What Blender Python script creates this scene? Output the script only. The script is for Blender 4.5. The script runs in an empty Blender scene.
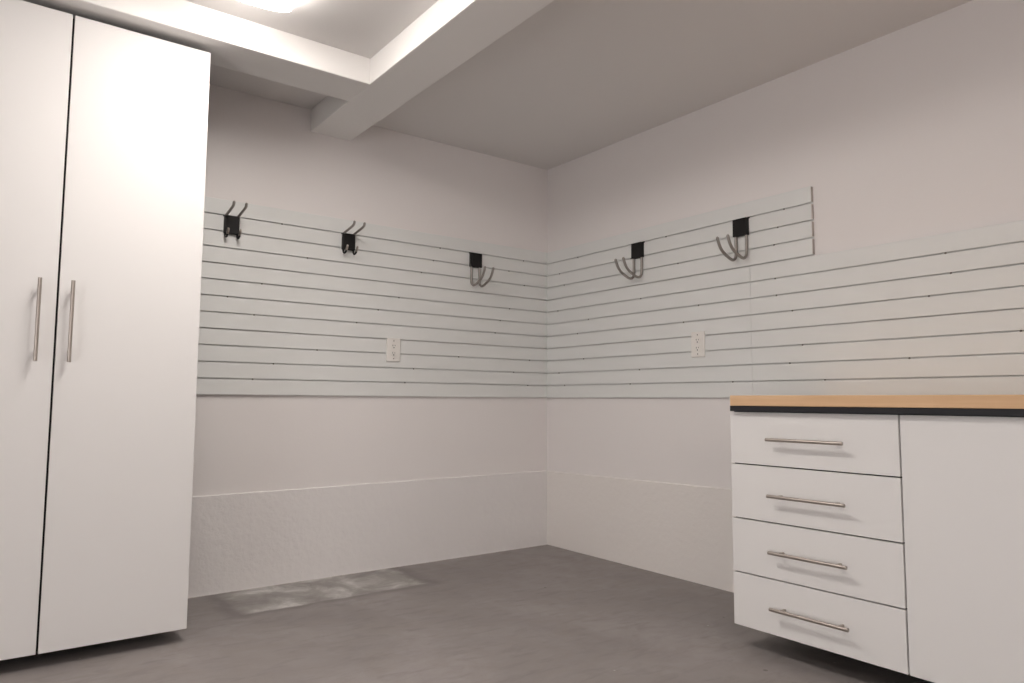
import bpy, bmesh, math, random
from mathutils import Vector, Matrix
random.seed(4)
scn = bpy.context.scene
COL = scn.collection
PI = math.pi

# ------------------------------------------------------------------ materials
def new_mat(name):
    m = bpy.data.materials.new(name); m.use_nodes = True
    nt = m.node_tree; b = nt.nodes['Principled BSDF']
    return m, nt, b

def node(nt, t, **kw):
    n = nt.nodes.new(t)
    for k, v in kw.items():
        if k in n.inputs: n.inputs[k].default_value = v
        else: setattr(n, k, v)
    return n

def noise(nt, vec, scale, detail=4, rough=.55, dist=0.0):
    n = node(nt, 'ShaderNodeTexNoise', Scale=scale, Detail=detail, Roughness=rough, Distortion=dist)
    nt.links.new(vec, n.inputs['Vector'])
    return n.outputs['Fac']

def ramp(nt, fac, stops):
    r = nt.nodes.new('ShaderNodeValToRGB')
    while len(r.color_ramp.elements) < len(stops): r.color_ramp.elements.new(.5)
    for e, (p, c) in zip(r.color_ramp.elements, stops):
        e.position = p; e.color = (*c, 1) if len(c) == 3 else c
    nt.links.new(fac, r.inputs['Fac'])
    return r.outputs['Color']

def math_n(nt, op, a, b=None, c=None, clamp=False):
    n = nt.nodes.new('ShaderNodeMath'); n.operation = op; n.use_clamp = clamp
    for i, v in enumerate((a, b, c)):
        if v is None: continue
        if isinstance(v, (int, float)): n.inputs[i].default_value = v
        else: nt.links.new(v, n.inputs[i])
    return n.outputs[0]

def mix(nt, fac, a, b):
    n = nt.nodes.new('ShaderNodeMix'); n.data_type = 'RGBA'
    for s, v in ((0, fac), (6, a), (7, b)):
        if isinstance(v, (int, float)): n.inputs[s].default_value = v
        elif isinstance(v, tuple): n.inputs[s].default_value = (*v, 1)
        else: nt.links.new(v, n.inputs[s])
    return n.outputs[2]

def bump(nt, b, h, strength, dist):
    n = node(nt, 'ShaderNodeBump', Strength=strength, Distance=dist)
    nt.links.new(h, n.inputs['Height']); nt.links.new(n.outputs['Normal'], b.inputs['Normal'])

def objco(nt):
    return nt.nodes.new('ShaderNodeTexCoord').outputs['Object']

def paint(name, col, col2, rough, scale, bstr, bdist, big=1.3):
    m, nt, b = new_mat(name)
    co = objco(nt)
    c = mix(nt, ramp(nt, noise(nt, co, big, 3), [(.3, (0,0,0)), (.7, (1,1,1))]), col, col2)
    nt.links.new(c, b.inputs['Base Color'])
    b.inputs['Roughness'].default_value = rough
    b.inputs['Specular IOR Level'].default_value = .3
    if bstr: bump(nt, b, noise(nt, co, scale, 5, .6), bstr, bdist)
    return m

M = {}
M['wall'] = paint('wall_paint', (.86,.822,.808), (.85,.812,.798), .75, 90, .25, .002)
M['ceiling'] = paint('ceiling_paint', (.80,.775,.76), (.79,.765,.75), .85, 80, .15, .002)
M['concrete_paint'] = paint('painted_concrete', (.85,.82,.81), (.83,.80,.79), .6, 34, .8, .006, 2.2)
M['beam_paint'] = paint('beam_paint', (.89,.87,.85), (.88,.86,.84), .8, 80, .15, .002)
M['cream_paint'] = paint('cream_painted_concrete', (.86,.82,.79), (.85,.81,.775), .6, 34, .6, .004, 2.2)
M['panel'] = paint('panel_plastic', (.80,.805,.79), (.79,.795,.78), .42, 40, 0, 0)
M['door'] = paint('white_laminate', (.80,.785,.775), (.795,.78,.77), .6, 30, 0, 0)
M['plate'] = paint('outlet_plastic', (.85,.82,.78), (.85,.82,.78), .35, 30, 0, 0)

def plain(name, col, rough, metal=0.0, spec=.5):
    m, nt, b = new_mat(name)
    co = objco(nt)
    c = mix(nt, noise(nt, co, 60, 3), col, tuple(v*.93 for v in col))
    nt.links.new(c, b.inputs['Base Color'])
    b.inputs['Roughness'].default_value = rough; b.inputs['Metallic'].default_value = metal
    b.inputs['Specular IOR Level'].default_value = spec
    return m
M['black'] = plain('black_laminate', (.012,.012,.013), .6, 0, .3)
M['bracket'] = plain('black_steel', (.010,.009,.009), .55, 0, .3)
M['rail'] = plain('black_rail', (.020,.020,.024), .5, 0, .4)
M['nickel'] = plain('brushed_nickel', (.50,.45,.41), .32, 1.0)
M['hook_metal'] = plain('satin_grey_steel', (.36,.335,.31), .48, .7)
M['dark'] = plain('dark_slot', (.03,.025,.02), .7)
M['screw'] = plain('screw_steel', (.22,.20,.18), .5, .6)
M['pan'] = plain('lamp_enamel', (.85,.84,.82), .4)

def wood():
    m, nt, b = new_mat('maple_worktop')
    co = objco(nt)
    mp = node(nt, 'ShaderNodeMapping'); mp.inputs['Scale'].default_value = (18, 1.6, 30)
    nt.links.new(co, mp.inputs['Vector'])
    g = noise(nt, mp.outputs['Vector'], 1.6, 6, .6, .4)
    sep = nt.nodes.new('ShaderNodeSeparateXYZ'); nt.links.new(co, sep.inputs[0])
    # butcher block staves
    bk = node(nt, 'ShaderNodeTexBrick'); bk.offset = .37
    bk.inputs['Color1'].default_value = (0,0,0,1); bk.inputs['Color2'].default_value = (1,1,1,1)
    bk.inputs['Mortar'].default_value = (.3,.3,.3,1)
    bk.inputs['Scale'].default_value = 1; bk.inputs['Mortar Size'].default_value = .0004
    bk.inputs['Brick Width'].default_value = .42; bk.inputs['Row Height'].default_value = .04
    cmb = nt.nodes.new('ShaderNodeCombineXYZ')
    nt.links.new(sep.outputs[1], cmb.inputs[0]); nt.links.new(sep.outputs[0], cmb.inputs[1])
    nt.links.new(cmb.outputs[0], bk.inputs['Vector'])
    c1 = ramp(nt, g, [(.25, (.62,.38,.20)), (.75, (.75,.50,.30))])
    c = mix(nt, math_n(nt, 'MULTIPLY', bk.outputs['Color'], .25), c1, (.88,.66,.44))
    nt.links.new(c, b.inputs['Base Color']); b.inputs['Roughness'].default_value = .42
    return m
M['wood'] = wood()

def floor_mat():
    m, nt, b = new_mat('worn_concrete')
    co = objco(nt)
    sep = nt.nodes.new('ShaderNodeSeparateXYZ'); nt.links.new(co, sep.inputs[0])
    X, Y = sep.outputs[0], sep.outputs[1]
    big = noise(nt, co, 1.6, 5, .6, .5)
    mid = noise(nt, co, 7, 6, .65, .8)
    c = ramp(nt, big, [(.3, (.24,.216,.209)), (.7, (.34,.31,.302))])
    c = mix(nt, ramp(nt, mid, [(.42, (0,0,0)), (.75, (.8,.8,.8))]), c, (.30,.27,.25))
    # brushed streaks
    mp = node(nt, 'ShaderNodeMapping'); mp.inputs['Scale'].default_value = (2.2, 7, 1); mp.inputs['Rotation'].default_value = (0,0,.6)
    nt.links.new(co, mp.inputs['Vector'])
    st = noise(nt, mp.outputs['Vector'], 3, 5, .6, .6)
    c = mix(nt, ramp(nt, st, [(.50, (0,0,0)), (.70, (.45,.45,.45))]), c, (.205,.185,.178))
    # old patch where something stood against the wall
    n1 = noise(nt, co, 9, 4, .6)
    wob = math_n(nt, 'MULTIPLY', math_n(nt, 'SUBTRACT', n1, .5), .10)
    Xw = math_n(nt, 'ADD', X, wob); Yw = math_n(nt, 'ADD', Y, math_n(nt, 'MULTIPLY', wob, .35))
    def band(v, lo, hi, w):
        a = math_n(nt, 'DIVIDE', math_n(nt, 'SUBTRACT', v, lo), w, clamp=True)
        d = math_n(nt, 'DIVIDE', math_n(nt, 'SUBTRACT', hi, v), w, clamp=True)
        return math_n(nt, 'MULTIPLY', a, d)
    mask = math_n(nt, 'MULTIPLY', band(Xw, -1.94, -1.05, .05), band(Yw, -.415, .5, .022))
    n2 = noise(nt, co, 6.5, 6, .62, .5)
    pc = ramp(nt, n2, [(.34, (.27,.25,.24)), (.50, (.36,.34,.32)), (.60, (.50,.485,.465)), (.70,(.68,.66,.64))])
    c = mix(nt, math_n(nt, 'MULTIPLY', mask, .85), c, pc)
    # darker rim round the patch
    rim = math_n(nt, 'MULTIPLY', band(Xw, -2.02, -.98, .06), band(Yw, -.46, .5, .05))
    rim = math_n(nt, 'SUBTRACT', rim, mask, clamp=True)
    c = mix(nt, math_n(nt, 'MULTIPLY', rim, .5), c, (.14,.125,.12))
    # specks and chips
    sp = node(nt, 'ShaderNodeTexVoronoi', Scale=5.5); nt.links.new(co, sp.inputs['Vector'])
    spk = math_n(nt, 'LESS_THAN', math_n(nt, 'ADD', sp.outputs['Distance'], math_n(nt,'MULTIPLY', mid, .05)), .068)
    sel = math_n(nt, 'GREATER_THAN', noise(nt, co, 2.3, 1), .52)
    c = mix(nt, math_n(nt, 'MULTIPLY', math_n(nt, 'MULTIPLY', spk, sel), .5), c, (.07,.055,.045))
    sw = node(nt, 'ShaderNodeTexVoronoi', Scale=4.1); nt.links.new(co, sw.inputs['Vector'])
    swk = math_n(nt, 'LESS_THAN', sw.outputs['Distance'], .016)
    c = mix(nt, math_n(nt, 'MULTIPLY', swk, .6), c, (.6,.58,.55))
    # wall paint dribbled along the foot of the walls
    n3 = noise(nt, co, 22, 4, .7)
    edge = math_n(nt, 'MULTIPLY', n3, .022)
    e1 = math_n(nt, 'GREATER_THAN', math_n(nt, 'ADD', Y, edge), -.0055)
    c = mix(nt, math_n(nt, 'MULTIPLY', e1, .8), c, (.72,.68,.65))
    nt.links.new(c, b.inputs['Base Color'])
    r = ramp(nt, mid, [(.3, (.42,.42,.42)), (.7, (.62,.62,.62))])
    nt.links.new(r, b.inputs['Roughness'])
    b.inputs['Specular IOR Level'].default_value = .35
    bump(nt, b, noise(nt, co, 30, 5, .6), .12, .003)
    return m
M['floor'] = floor_mat()

def emit(name, col, s):
    m, nt, b = new_mat(name)
    co = objco(nt)
    c = mix(nt, noise(nt, co, 3, 2), col, tuple(v*.98 for v in col))
    nt.links.new(c, b.inputs['Emission Color']); b.inputs['Emission Strength'].default_value = s
    b.inputs['Base Color'].default_value = (.9,.9,.88,1)
    return m
M['diffuser'] = emit('lamp_diffuser', (1.0,.94,.885), 18.5)

# ------------------------------------------------------------------ mesh helpers
def link(name, bm, mat, parent=None, smooth=False):
    me = bpy.data.meshes.new(name); bm.normal_update(); bm.to_mesh(me); bm.free()
    me.materials.append(M[mat])
    if smooth:
        for p in me.polygons: p.use_smooth = True
    o = bpy.data.objects.new(name, me); COL.objects.link(o)
    if parent: o.parent = parent
    return o

def box(bm, a, b, bevel=0.0, seg=2):
    a, b = Vector(a), Vector(b)
    r = bmesh.ops.create_cube(bm, size=1)
    vs = r['verts']
    s = Vector([abs(b[i]-a[i]) for i in range(3)]); c = (a+b)/2
    for v in vs: v.co = Vector([v.co[i]*s[i]+c[i] for i in range(3)])
    if bevel:
        es = list({e for v in vs for e in v.link_edges})
        bmesh.ops.bevel(bm, geom=es, offset=bevel, segments=seg, profile=.5, affect='EDGES')
    return bm

def nb(): return bmesh.new()

def tube(bm, pts, rad, seg=12, round_end=True):
    """swept round bar through pts with softened ends"""
    P = [Vector(p) for p in pts]
    if round_end:
        # domed caps
        def dome(p, d):
            return [(p + d*rad*math.sin(t), rad*math.cos(t)) for t in (PI*.17, PI*.33, PI*.46)]
        d0 = (P[0]-P[1]).normalized(); d1 = (P[-1]-P[-2]).normalized()
        st = [(p, rad) for p in P]
        st = list(reversed(dome(P[0], d0))) + st + dome(P[-1], d1)
    else: st = [(p, rad) for p in P]
    pos = [s[0] for s in st]
    rings = []; up = None
    for i, (p, r) in enumerate(st):
        t = (pos[min(i+1, len(pos)-1)] - pos[max(i-1, 0)]).normalized()
        if up is None:
            up = t.orthogonal().normalized()
        up = (up - t*up.dot(t)).normalized()
        sd = t.cross(up)
        rings.append([bm.verts.new(p + (up*math.cos(2*PI*k/seg) + sd*math.sin(2*PI*k/seg))*r) for k in range(seg)])
    for a, b in zip(rings, rings[1:]):
        for k in range(seg):
            bm.faces.new((a[k], a[(k+1) % seg], b[(k+1) % seg], b[k]))
    bm.faces.new(rings[0][::-1]); bm.faces.new(rings[-1])
    bmesh.ops.recalc_face_normals(bm, faces=bm.faces[:])
    return bm

def prism(bm, prof, axis, t0, t1):
    """closed profile [(a,b)] extruded along axis 0/1; a = outward, b = z"""
    def pt(a, b, t): return (t, a, b) if axis == 0 else (a, t, b)
    A = [bm.verts.new(pt(a, b, t0)) for a, b in prof]; B = [bm.verts.new(pt(a, b, t1)) for a, b in prof]
    n = len(prof)
    for i in range(n): bm.faces.new((A[i], A[(i+1) % n], B[(i+1) % n], B[i]))
    bm.faces.new(A[::-1]); bm.faces.new(B)
    bmesh.ops.recalc_face_normals(bm, faces=bm.faces[:])
    return bm

def empty(name, loc, label, cat, group=None, rz=0):
    o = bpy.data.objects.new(name, None); COL.objects.link(o)
    o.empty_display_size = .05
    o.location = loc; o.rotation_euler = (0, 0, rz)
    o['label'] = label; o['category'] = cat
    if group: o['group'] = group
    return o

def struct(o, label):
    o['kind'] = 'structure'; o['label'] = label; o['category'] = 'room'
    return o

def dup(root, loc, label, rz=None):
    r = root.copy(); COL.objects.link(r); r.location = loc; r['label'] = label
    if rz is not None: r.rotation_euler = (0, 0, rz)
    for ch in list(root.children):
        c = ch.copy(); COL.objects.link(c); c.parent = r
        for g in list(ch.children):
            d = g.copy(); COL.objects.link(d); d.parent = c
    return r

# ------------------------------------------------------------------ the room (corner at the origin, wall_left is y=0, wall_right is x=0)
XW, YW, H = -5.4, -6.2, 2.345
T = .15
struct(link('floor', box(nb(), (XW-T, YW-T, -T), (T, T, 0)), 'floor'), 'bare grey concrete floor with a pale worn patch by the wall')
struct(link('wall_left', box(nb(), (XW-T, 0, 0), (0, T, H)), 'wall'), 'warm white painted wall on the left of the corner')
struct(link('wall_right', box(nb(), (0, YW-T, 0), (T, T, H)), 'wall'), 'warm white painted wall on the right of the corner')
struct(link('wall_rear', box(nb(), (XW-T, YW-T, 0), (0, YW, H)), 'wall'), 'warm white wall facing the corner')
bm = nb(); GY0, GY1, GZ = -5.3, -2.8, 1.7  # unseen doorway opening, added so daylight fills the room
box(bm, (XW-T, YW, 0), (XW, GY0, H)); box(bm, (XW-T, GY1, 0), (XW, 0, H)); box(bm, (XW-T, GY0, GZ), (XW, GY1, H))
struct(link('wall_side', bm, 'wall'), 'warm white wall facing the right wall, with an added unseen opening that lets daylight in')
struct(link('ceiling', box(nb(), (XW-T, YW-T, H), (T, T, H+T)), 'ceiling'), 'off white plaster ceiling')
ZB = 2.229
struct(link('trim_1', box(nb(), (-1.562, YW, ZB), (-1.345, 0, H), .004), 'beam_paint'), 'plastered ceiling beam running out from the left wall')
struct(link('trim_2', box(nb(), (XW, -.690, ZB), (-1.562, -.465, H), .004), 'beam_paint'), 'plastered ceiling beam parallel to the left wall')

def footing(name, axis, t0, t1, h0, h1, d, label, mat='concrete_paint'):
    """thickened painted concrete foot of a wall, slightly wavy top edge"""
    bm = nb(); n = 90; rows = []
    for i in range(n+1):
        t = t0+(t1-t0)*i/n; h = h0+(h1-h0)*i/n + random.uniform(-.0006, .0006)
        dd = d + random.uniform(-.0008, .0008)
        prof = [(0, 0), (-dd, 0), (-dd, h-.004), (-dd+.001, h-.002), (0, h)]
        rows.append([bm.verts.new((t, a, b) if axis == 0 else (a, t, b)) for a, b in prof])
    for a, b in zip(rows, rows[1:]):
        for k in range(5): bm.faces.new((a[k], a[(k+1) % 5], b[(k+1) % 5], b[k]))
    bm.faces.new(rows[0]); bm.faces.new(rows[-1][::-1])
    bmesh.ops.recalc_face_normals(bm, faces=bm.faces[:])
    return struct(link(name, bm, mat), label)
footing('trim_3', 0, XW, 0, .428, .4465, .009, 'white painted concrete footing along the left wall')
footing('trim_4', 1, 0, YW, .4435, .56, .008, 'white painted concrete footing along the right wall', 'cream_paint')

# ------------------------------------------------------------------ slat panels
S = .0762; Z0 = .8918; TH = .015
def slat_mesh(axis, t0, t1, zb, rows):
    bm = nb(); g = .0026
    # thin back sheet
    def P(a0, a1, b0, b1, e0=t0, e1=t1):
        if axis == 0: box(bm, (e0, -a0, b0), (e1, -a1, b1))
        else: box(bm, (-a0, e0, b0), (-a1, e1, b1))
    P(.0005, .0040, zb+.0012, zb+rows*S-.0012)
    for i in range(rows):
        z0, z1 = zb+i*S, zb+(i+1)*S
        # hollow slat: face, top/bottom webs set back to leave the T shaped slot
        c = .0008
        prof = [(-.0040, z0+.011), (-.0118, z0+.011), (-.0118, z0+g), (-TH+c, z0+g), (-TH, z0+g+c),
                (-TH, z1-g-c), (-TH+c, z1-g), (-.0118, z1-g), (-.0118, z1-.011), (-.0040, z1-.011)]
        prism(bm, prof, axis, t0, t1)
    return bm

def panel(axis, t0, t1, zb, rows, label, screws_seed):
    o = link('slat_panel', slat_mesh(axis, t0, t1, zb, rows), 'panel')
    o['label'] = label; o['category'] = 'wall panel'; o['group'] = 'white slatted wall panels'
    rnd = random.Random(screws_seed)
    lo, hi = min(t0, t1), max(t0, t1)
    src = None
    for i in range(1, rows):
        z = zb+i*S
        t = hi - .11 - rnd.uniform(0, .3)
        while t > lo+.05 and (axis == 1 or t > -2.14):
            if axis == 1 and t < -2.9: break
            if src is None:
                bm = nb()
                r = bmesh.ops.create_cone(bm, cap_ends=True, segments=10, radius1=.0042, radius2=.0026, depth=.003)
                rot = Matrix.Rotation(PI/2, 4, 'X') if axis == 0 else Matrix.Rotation(-PI/2, 4, 'Y')
                bmesh.ops.transform(bm, matrix=rot, verts=bm.verts)
                src = link('screw', bm, 'screw', o); s = src
            else:
                s = src.copy(); COL.objects.link(s); s.parent = o
            s.location = (t, -TH-.0004, z-.0008) if axis == 0 else (-TH-.0004, t, z-.0008)
            t -= rnd.uniform(.5, .9)
    return o
XE = -2.44
for k, (nm, sd) in enumerate([('Bottom', 1), ('Middle', 2), ('Top', 3)]):
    panel(0, XE, -TH, Z0+k*4*S, 4, nm+' white slatted panel on the wall beside the tall cabinet' +
          ['', ', with the outlet over its lower slats', ', carrying three hooks'][0 if k == 0 else k] if k != 1 else
          'Middle white slatted panel on the wall beside the tall cabinet', sd)
SEAM = -1.487
panel(1, -.0, SEAM+.0006, Z0, 4, 'Bottom slatted panel on the right wall between corner and seam', 4)
panel(1, -.0, SEAM+.0006, Z0+4*S, 4, 'Middle slatted panel on the right wall between corner and seam', 5)
panel(1, SEAM-.0006, SEAM-2.44, Z0, 4, 'Slatted panel right of the seam, just above the wooden worktop', 6)
panel(1, SEAM-.0006, SEAM-2.44, Z0+4*S, 4, 'Slatted panel right of the seam, its bare top edge reaching past the short upper panel', 7)
top_panel = panel(1, -.0, -1.797, Z0+8*S, 4, 'Short topmost slatted panel on the right wall, carrying two hooks', 8)

M['end'] = plain('shaded_cut_edge', (.55,.49,.465), .7)
for i in range(4):  # darker strips stand in for shade in the hollow slat ends
    z = Z0+(8+i)*S
    o = link('shaded_end', box(nb(), (-TH, -1.7990, z+.006), (-.0006, -1.7970, z+S-.006), .0005), 'end', top_panel)
    o['label'] = 'grey brown strip for shade in the hollow slat end'

# ------------------------------------------------------------------ hooks (local frame: +y = out from the wall is -y; z=0 at upper groove)
def bracket(w, h, root):
    bm = nb(); F = -TH-.0200
    box(bm, (-w/2, F-.0025, -h), (w/2, F, .0), .0008)
    for s in (-1, 1):
        box(bm, (s*w/2-.0012, F-.001, -h+.001), (s*w/2+.0012, -TH-.0005, -.001), .0005)
    box(bm, (-w/2, F-.001, -.0028), (w/2, -TH-.0005, -.0002), .0006)
    box(bm, (-w/2-.004, -TH-.006, -.003), (w/2+.006, -TH+.003, .0030), .0008)
    box(bm, (-w/2+.003, F, -h), (w/2-.003, -TH-.0005, -h+.003), .0006)
    b = link('bracket', bm, 'bracket', root); b['label'] = 'black steel bracket'
    return b

def arc(c, r, a0, a1, n, x):
    return [(x, c[0]+r*math.cos(a0+(a1-a0)*i/n), c[1]+r*math.sin(a0+(a1-a0)*i/n)) for i in range(n+1)]

def smooth_path(pts, n=6):
    P = [Vector(p) for p in pts]; out = []
    Q = [P[0]*2-P[1]] + P + [P[-1]*2-P[-2]]
    for i in range(1, len(Q)-2):
        for k in range(n):
            t = k/n; a, b, c, d = Q[i-1:i+3]
            out.append(.5*((2*b)+(c-a)*t+(2*a-5*b+4*c-d)*t*t+(3*b-a-3*c+d)*t**3))
    out.append(P[-1]); return out

def straight_hook(loc, label):
    r = empty('tool_hook', loc, label, 'hook', 'double prong hooks near the tall cabinet')
    bracket(.064, .084, r)
    for s in (-1, 1):
        x = s*.0315
        x *= .87
        pts = [(x, -TH-.009, -.020), (x, -TH-.0095, -.007), (x, -.034, .001), (x, -.065, .006), (x, -.122, .015), (x, -.142, .0195), (x, -.151, .024), (x, -.156, .034)]
        o = link('prong', tube(nb(), smooth_path(pts), .0062), 'hook_metal', r, True); o['label'] = 'grey steel prong'
        pts = [(x, -TH-.008, -.070), (x, -.025, -.085), (x, -.030, -.099), (x, -.044, -.105), (x, -.060, -.100), (x, -.071, -.088), (x, -.076, -.078)]
        bm = tube(nb(), smooth_path(pts), .0046)
        o = link('small_hook', bm, 'bracket', r, True)
        tip = link('hook_tip', tube(nb(), [(x, -.0685, -.0915), (x, -.0735, -.084), (x, -.0785, -.0735)], .0056), 'nickel', o, True)
        tip['label'] = 'pale metal tip'
    return r
straight_hook((-1.935, 0, 1.7275), 'Double prong steel hook on black bracket, nearest the tall cabinet')
straight_hook((-1.352, 0, 1.7275), 'Double prong steel hook on black bracket, directly above the left outlet')

def j_hook(loc, rz, label):
    r = empty('storage_hook', loc, label, 'hook', 'curved double hooks either side of the corner', rz)
    bracket(.073, .082, r)
    for s in (-1, 1):
        x = s*.0285
        pts = [(x, -.0245, -.030), (x, -.0245, -.080), (x, -.0245, -.120), (x, -.0255, -.160), (x, -.031, -.181), (x, -.046, -.192),
               (x, -.066, -.191), (x, -.090, -.182), (x, -.115, -.170), (x, -.137, -.153), (x, -.152, -.131), (x, -.163, -.105)]
        o = link('curved_prong', tube(nb(), smooth_path(pts), .0070), 'hook_metal', r, True); o['label'] = 'curved grey steel prong'
    return r
j_hook((-.562, 0, 1.7275), 0, 'Curved double hook on the left wall, nearest the corner')
j_hook((0, -.795, 1.7275), -PI/2, 'Curved double hook on the right wall, the one nearer the corner')
j_hook((0, -1.449, 1.7275), -PI/2, 'Curved double hook on the right wall, nearest the short panel end')

# ------------------------------------------------------------------ outlets
def outlet(loc, rz, label):
    r = empty('wall_outlet', loc, label, 'outlet', 'cream duplex wall outlets', rz)
    w, h = .040, .0625
    bm = nb()
    box(bm, (-w, -TH-.0095, -h), (w, -TH-.0004, h), .0030, 3)
    p = link('cover_plate', bm, 'plate', r)
    for s in (1, -1):
        bm = nb(); zc = s*.0195
        n = 28; R = .0172
        ring = []
        for k in range(n):
            a = 2*PI*k/n
            ring.append((max(-.0172, min(.0172, R*1.08*math.cos(a))), max(-.0140, min(.0140, R*math.sin(a)))))
        for y0, y1 in ((-TH-.0085, -TH-.0112),):
            A = [bm.verts.new((a, y0, zc+b)) for a, b in ring]; B = [bm.verts.new((a*.97, y1, zc+b*.97)) for a, b in ring]
            for k in range(n): bm.faces.new((A[k], A[(k+1) % n], B[(k+1) % n], B[k]))
            bm.faces.new(B); bm.faces.new(A[::-1])
        bmesh.ops.remove_doubles(bm, verts=bm.verts, dist=.00002)
        bmesh.ops.recalc_face_normals(bm, faces=bm.faces[:])
        f = link('socket', bm, 'plate', r)
        y = -TH-.0112
        for dx, hh in ((-.0063, .0042), (.0063, .0034)):
            link('slot', box(nb(), (dx-.0012, y-.0004, zc+.0035-hh), (dx+.0012, y+.001, zc+.0035+hh)), 'dark', f)
        bm = nb(); bmesh.ops.create_cone(bm, cap_ends=True, segments=14, radius1=.0030, radius2=.0030, depth=.0014,
                                         matrix=Matrix.Translation((0, y+.0001, zc-.0080)) @ Matrix.Rotation(PI/2, 4, 'X'))
        link('ground_hole', bm, 'dark', f)
    for z in (.0475, -.0475):
        bm = nb(); bmesh.ops.create_cone(bm, cap_ends=True, segments=14, radius1=.0032, radius2=.0028, depth=.0016,
                                         matrix=Matrix.Translation((0, -TH-.0100, z)) @ Matrix.Rotation(PI/2, 4, 'X'))
        link('plate_screw', bm, 'screw', r)
    return r
outlet((-1.080, 0, 1.1405), 0, 'Cream duplex outlet on the slatted wall left of the corner')
outlet((0, -1.187, 1.1545), -PI/2, 'Cream duplex outlet on the slatted wall right of the corner')

# ------------------------------------------------------------------ bar handle: bar along local axis, posts toward +depth
def handle_bm(a, b, out, span_inset=.036, r=.0060, so=.035):
    """a,b ends of the bar; out = unit vector out of the door"""
    bm = nb(); a, b, out = Vector(a), Vector(b), Vector(out)
    d = (b-a).normalized()
    tube(bm, [a, a+d*.0012, b-d*.0012, b], r, 16, False)
    for q in (a+d*span_inset, b-d*span_inset):
        tube(bm, [q-out*(so-.0005), q-out*(so-.003), q-out*.002], .0046, 10, False)
    return bm

def slab(bm, a, b): return box(bm, a, b, .0012, 2)

# ------------------------------------------------------------------ tall cabinet
D = .62; TZ0, TZ1 = .0477, 2.2041
XR, XS, XL = -2.1945, -2.6460, -3.0985
tc = empty('tall_cabinet', ((XR+XL)/2, -.32, 0), 'Tall white two door cabinet with long bar handles at the left', 'cabinet')
def under(o, root):
    o.location = -root.location; return o
bm = nb(); t = .018; fy = -D+.021
box(bm, (XL+.001, fy, TZ0+.003), (XL+t, -.024, TZ1-.003), .0006)
box(bm, (XR-t, fy, TZ0+.003), (XR-.001, -.024, TZ1-.003), .0006)
box(bm, (XL+t, fy, TZ0+.003), (XR-t, -.024, TZ0+.003+t)); box(bm, (XL+t, fy, TZ1-.003-t), (XR-t, -.024, TZ1-.003))
box(bm, (XL+t, -.032, TZ0+.02), (XR-t, -.024, TZ1-.02))
box(bm, (XS-.009, fy, TZ0+.02), (XS+.009, -.032, TZ1-.02))
o = under(link('carcass', bm, 'black', tc), tc); o['label'] = 'black cabinet carcass'
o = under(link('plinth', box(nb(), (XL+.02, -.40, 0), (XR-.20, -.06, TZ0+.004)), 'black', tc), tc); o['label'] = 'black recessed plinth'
for (x0, x1, hx) in ((XS+.0034, XR, -2.6065), (XL, XS-.0034, -2.7005)):
    dr = under(link('door', slab(nb(), (x0, -D, TZ0), (x1, -D+.019, TZ1)), 'door', tc), tc)
    hd = link('handle', handle_bm((hx, -D-.035, .994), (hx, -D-.035, 1.269), (0, -1, 0)), 'nickel', dr, True)
    hd['label'] = 'brushed nickel bar handle'

# ------------------------------------------------------------------ base cabinets
BZ0, BZ1 = .0817, .8385
Y0, Y1 = -1.809, -2.411
def carcass(root, y0, y1, z0, z1, div=None):
    bm = nb(); fx = -D+.021; bx = -.020
    box(bm, (fx, y1+.001, z0+.003), (bx, y1+t, z1), .0006); box(bm, (fx, y0-t, z0+.003), (bx, y0-.001, z1), .0006)
    box(bm, (fx, y1+t, z0+.003), (bx, y0-t, z0+.003+t)); box(bm, (fx, y1+t, z1-t), (bx, y0-t, z1))
    box(bm, (-.030, y1+t, z0+.02), (bx, y0-t, z1-t))
    for z in (div or []): box(bm, (fx, y1+t, z-.009), (-.03, y0-t, z+.009))
    o = under(link('carcass', bm, 'black', root), root); o['label'] = 'black cabinet carcass'
dc = empty('drawer_cabinet', (-.32, (Y0+Y1)/2, 0), 'White base cabinet with four drawers and bar handles under the worktop', 'cabinet')
zs = [BZ1, .6515, .4580, .2670, BZ0]
carcass(dc, Y0, Y1, BZ0, BZ1+.002, zs[1:4])
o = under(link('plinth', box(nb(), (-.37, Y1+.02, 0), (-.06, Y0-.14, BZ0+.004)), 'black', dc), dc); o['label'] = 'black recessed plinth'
for i in range(4):
    za, zb = zs[i]-(.0023 if i else .0005), zs[i+1]+(.0023 if i < 3 else 0)
    dw = under(link('drawer', slab(nb(), (-D, Y1+.0026, zb), (-D+.019, Y0, za)), 'door', dc), dc)
    zc = [.7450, .5525, .3625, .1745][i]
    hd = link('handle', handle_bm((-D-.035, -1.9775, zc), (-D-.035, -2.2515, zc), (-1, 0, 0)), 'nickel', dw, True)
    hd['label'] = 'brushed nickel bar handle'
Y2, Y3 = -3.013, -3.615
bc = empty('base_cabinet', (-.32, (Y1+Y3)/2, 0), 'White base cabinet with plain flat doors, right of the drawers', 'cabinet')
carcass(bc, Y1, Y3, BZ0, BZ1+.002)
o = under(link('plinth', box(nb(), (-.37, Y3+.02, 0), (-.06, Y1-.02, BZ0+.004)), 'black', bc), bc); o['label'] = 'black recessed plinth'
for (ya, yb, hy) in ((Y1-.0026, Y2+.0015, Y2+.045), (Y2-.0015, Y3, Y2-.045)):
    dr = under(link('door', slab(nb(), (-D, yb, BZ0), (-D+.019, ya, BZ1-.0005)), 'door', bc), bc)
    hd = link('handle', handle_bm((-D-.035, hy, .50), (-D-.035, hy, .77), (-1, 0, 0)), 'nickel', dr, True)
    hd['label'] = 'brushed nickel bar handle'

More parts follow.
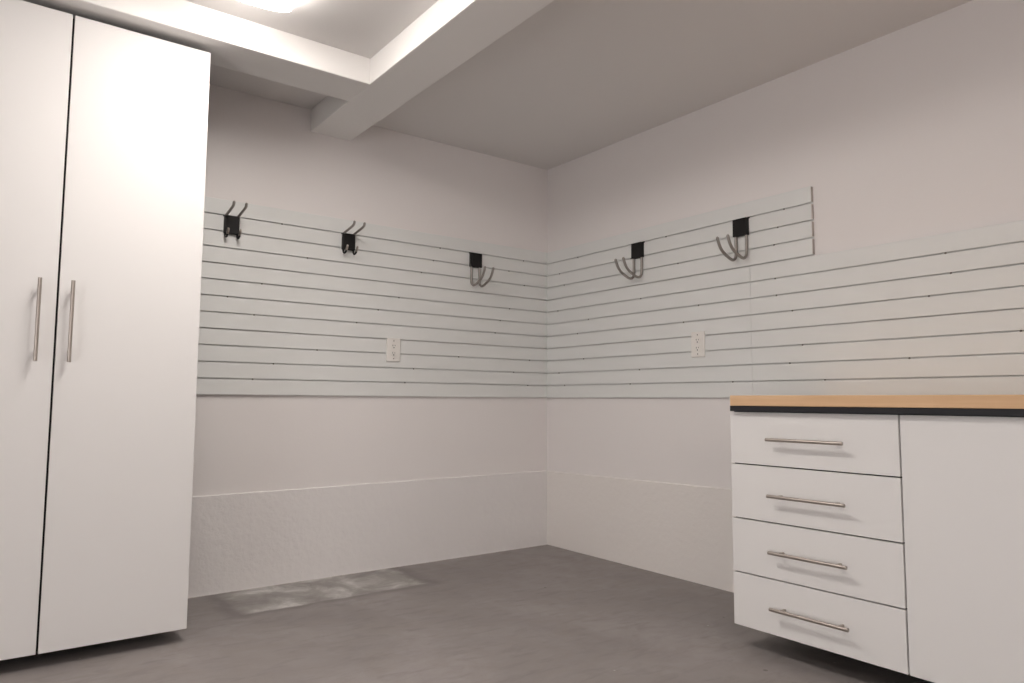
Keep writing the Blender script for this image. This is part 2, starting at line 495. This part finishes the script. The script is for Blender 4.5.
wt = empty('worktop', (-.32, -2.7, .8595), 'Long wooden worktop with black underside over the white base cabinets', 'worktop')
o = under(link('wooden_slab', box(nb(), (-.645, -3.64, .8600), (-.016, -1.8265, .8975), .0022, 3), 'wood', wt), wt)
bm = nb()
box(bm, (-.6400, -3.635, .8408), (-.022, -1.8225, .8600), .0008)
o = under(link('support_rail', bm, 'rail', wt), wt); o['label'] = 'black strip under the wood'

# ------------------------------------------------------------------ ceiling lamps
def lamp(loc, label, glow='diffuser'):
    r = empty('ceiling_lamp', loc, label, 'ceiling light', 'flush ceiling lamps')
    L, W = 1.2, .32
    link('lamp_base', box(nb(), (-W/2+.01, -L/2, -.018), (W/2-.01, L/2, -.0005), .002), 'pan', r)
    bm = nb(); n = 14
    prof = []
    for i in range(n+1):
        a = PI*i/n
        prof.append((-W/2*math.cos(a)*1.0, -.016-.042*(math.sin(a)**.6)))
    A = [bm.verts.new((x, -L/2+.006, z)) for x, z in prof]; B = [bm.verts.new((x, L/2-.006, z)) for x, z in prof]
    for i in range(n): bm.faces.new((A[i], A[i+1], B[i+1], B[i]))
    bm.faces.new(A); bm.faces.new(B[::-1]); bm.faces.new((A[0], B[0], B[-1], A[-1]))
    bmesh.ops.recalc_face_normals(bm, faces=bm.faces[:])
    d = link('diffuser', bm, glow, r); d['label'] = 'glowing white diffuser'
    return r
l1 = lamp((-2.145, -1.505, H), 'Glowing white ceiling lamp between the ceiling beams, above the tall cabinet')
dup(l1, (-3.6, -5.3, H), 'Added unseen fill lamp on the ceiling behind the viewer, nearest the added doorway opening')  # out-of-view lamp, added to lift the overall brightness

w = bpy.data.worlds.new('world'); scn.world = w; w.use_nodes = True
w.node_tree.nodes['Background'].inputs['Color'].default_value = (1.0,.97,.96,1)
w.node_tree.nodes['Background'].inputs['Strength'].default_value = 3.2

# ------------------------------------------------------------------ camera
F, CX, CY, CZ, YAW, PITCH, ROLL = 714.641, -2.84369, -3.44807, .874285, .930779, .0825062, .005685
f = Vector((math.cos(PITCH)*math.cos(YAW), math.cos(PITCH)*math.sin(YAW), math.sin(PITCH)))
r = Vector((math.sin(YAW), -math.cos(YAW), 0)); u = r.cross(f)
r2 = math.cos(ROLL)*r + math.sin(ROLL)*u; u2 = -math.sin(ROLL)*r + math.cos(ROLL)*u
cam = bpy.data.cameras.new('camera'); co = bpy.data.objects.new('camera', cam); COL.objects.link(co)
mw = Matrix((r2, u2, -f)).transposed().to_4x4(); mw.translation = (CX, CY, CZ)
co.matrix_world = mw
cam.sensor_width = 36; cam.lens = F*36/1024; cam.clip_start = .02
scn.camera = co
vs = scn.view_settings
vs.view_transform = 'Standard'; vs.look = 'None'; vs.gamma = 1; vs.use_curve_mapping = False
vs.exposure = .12
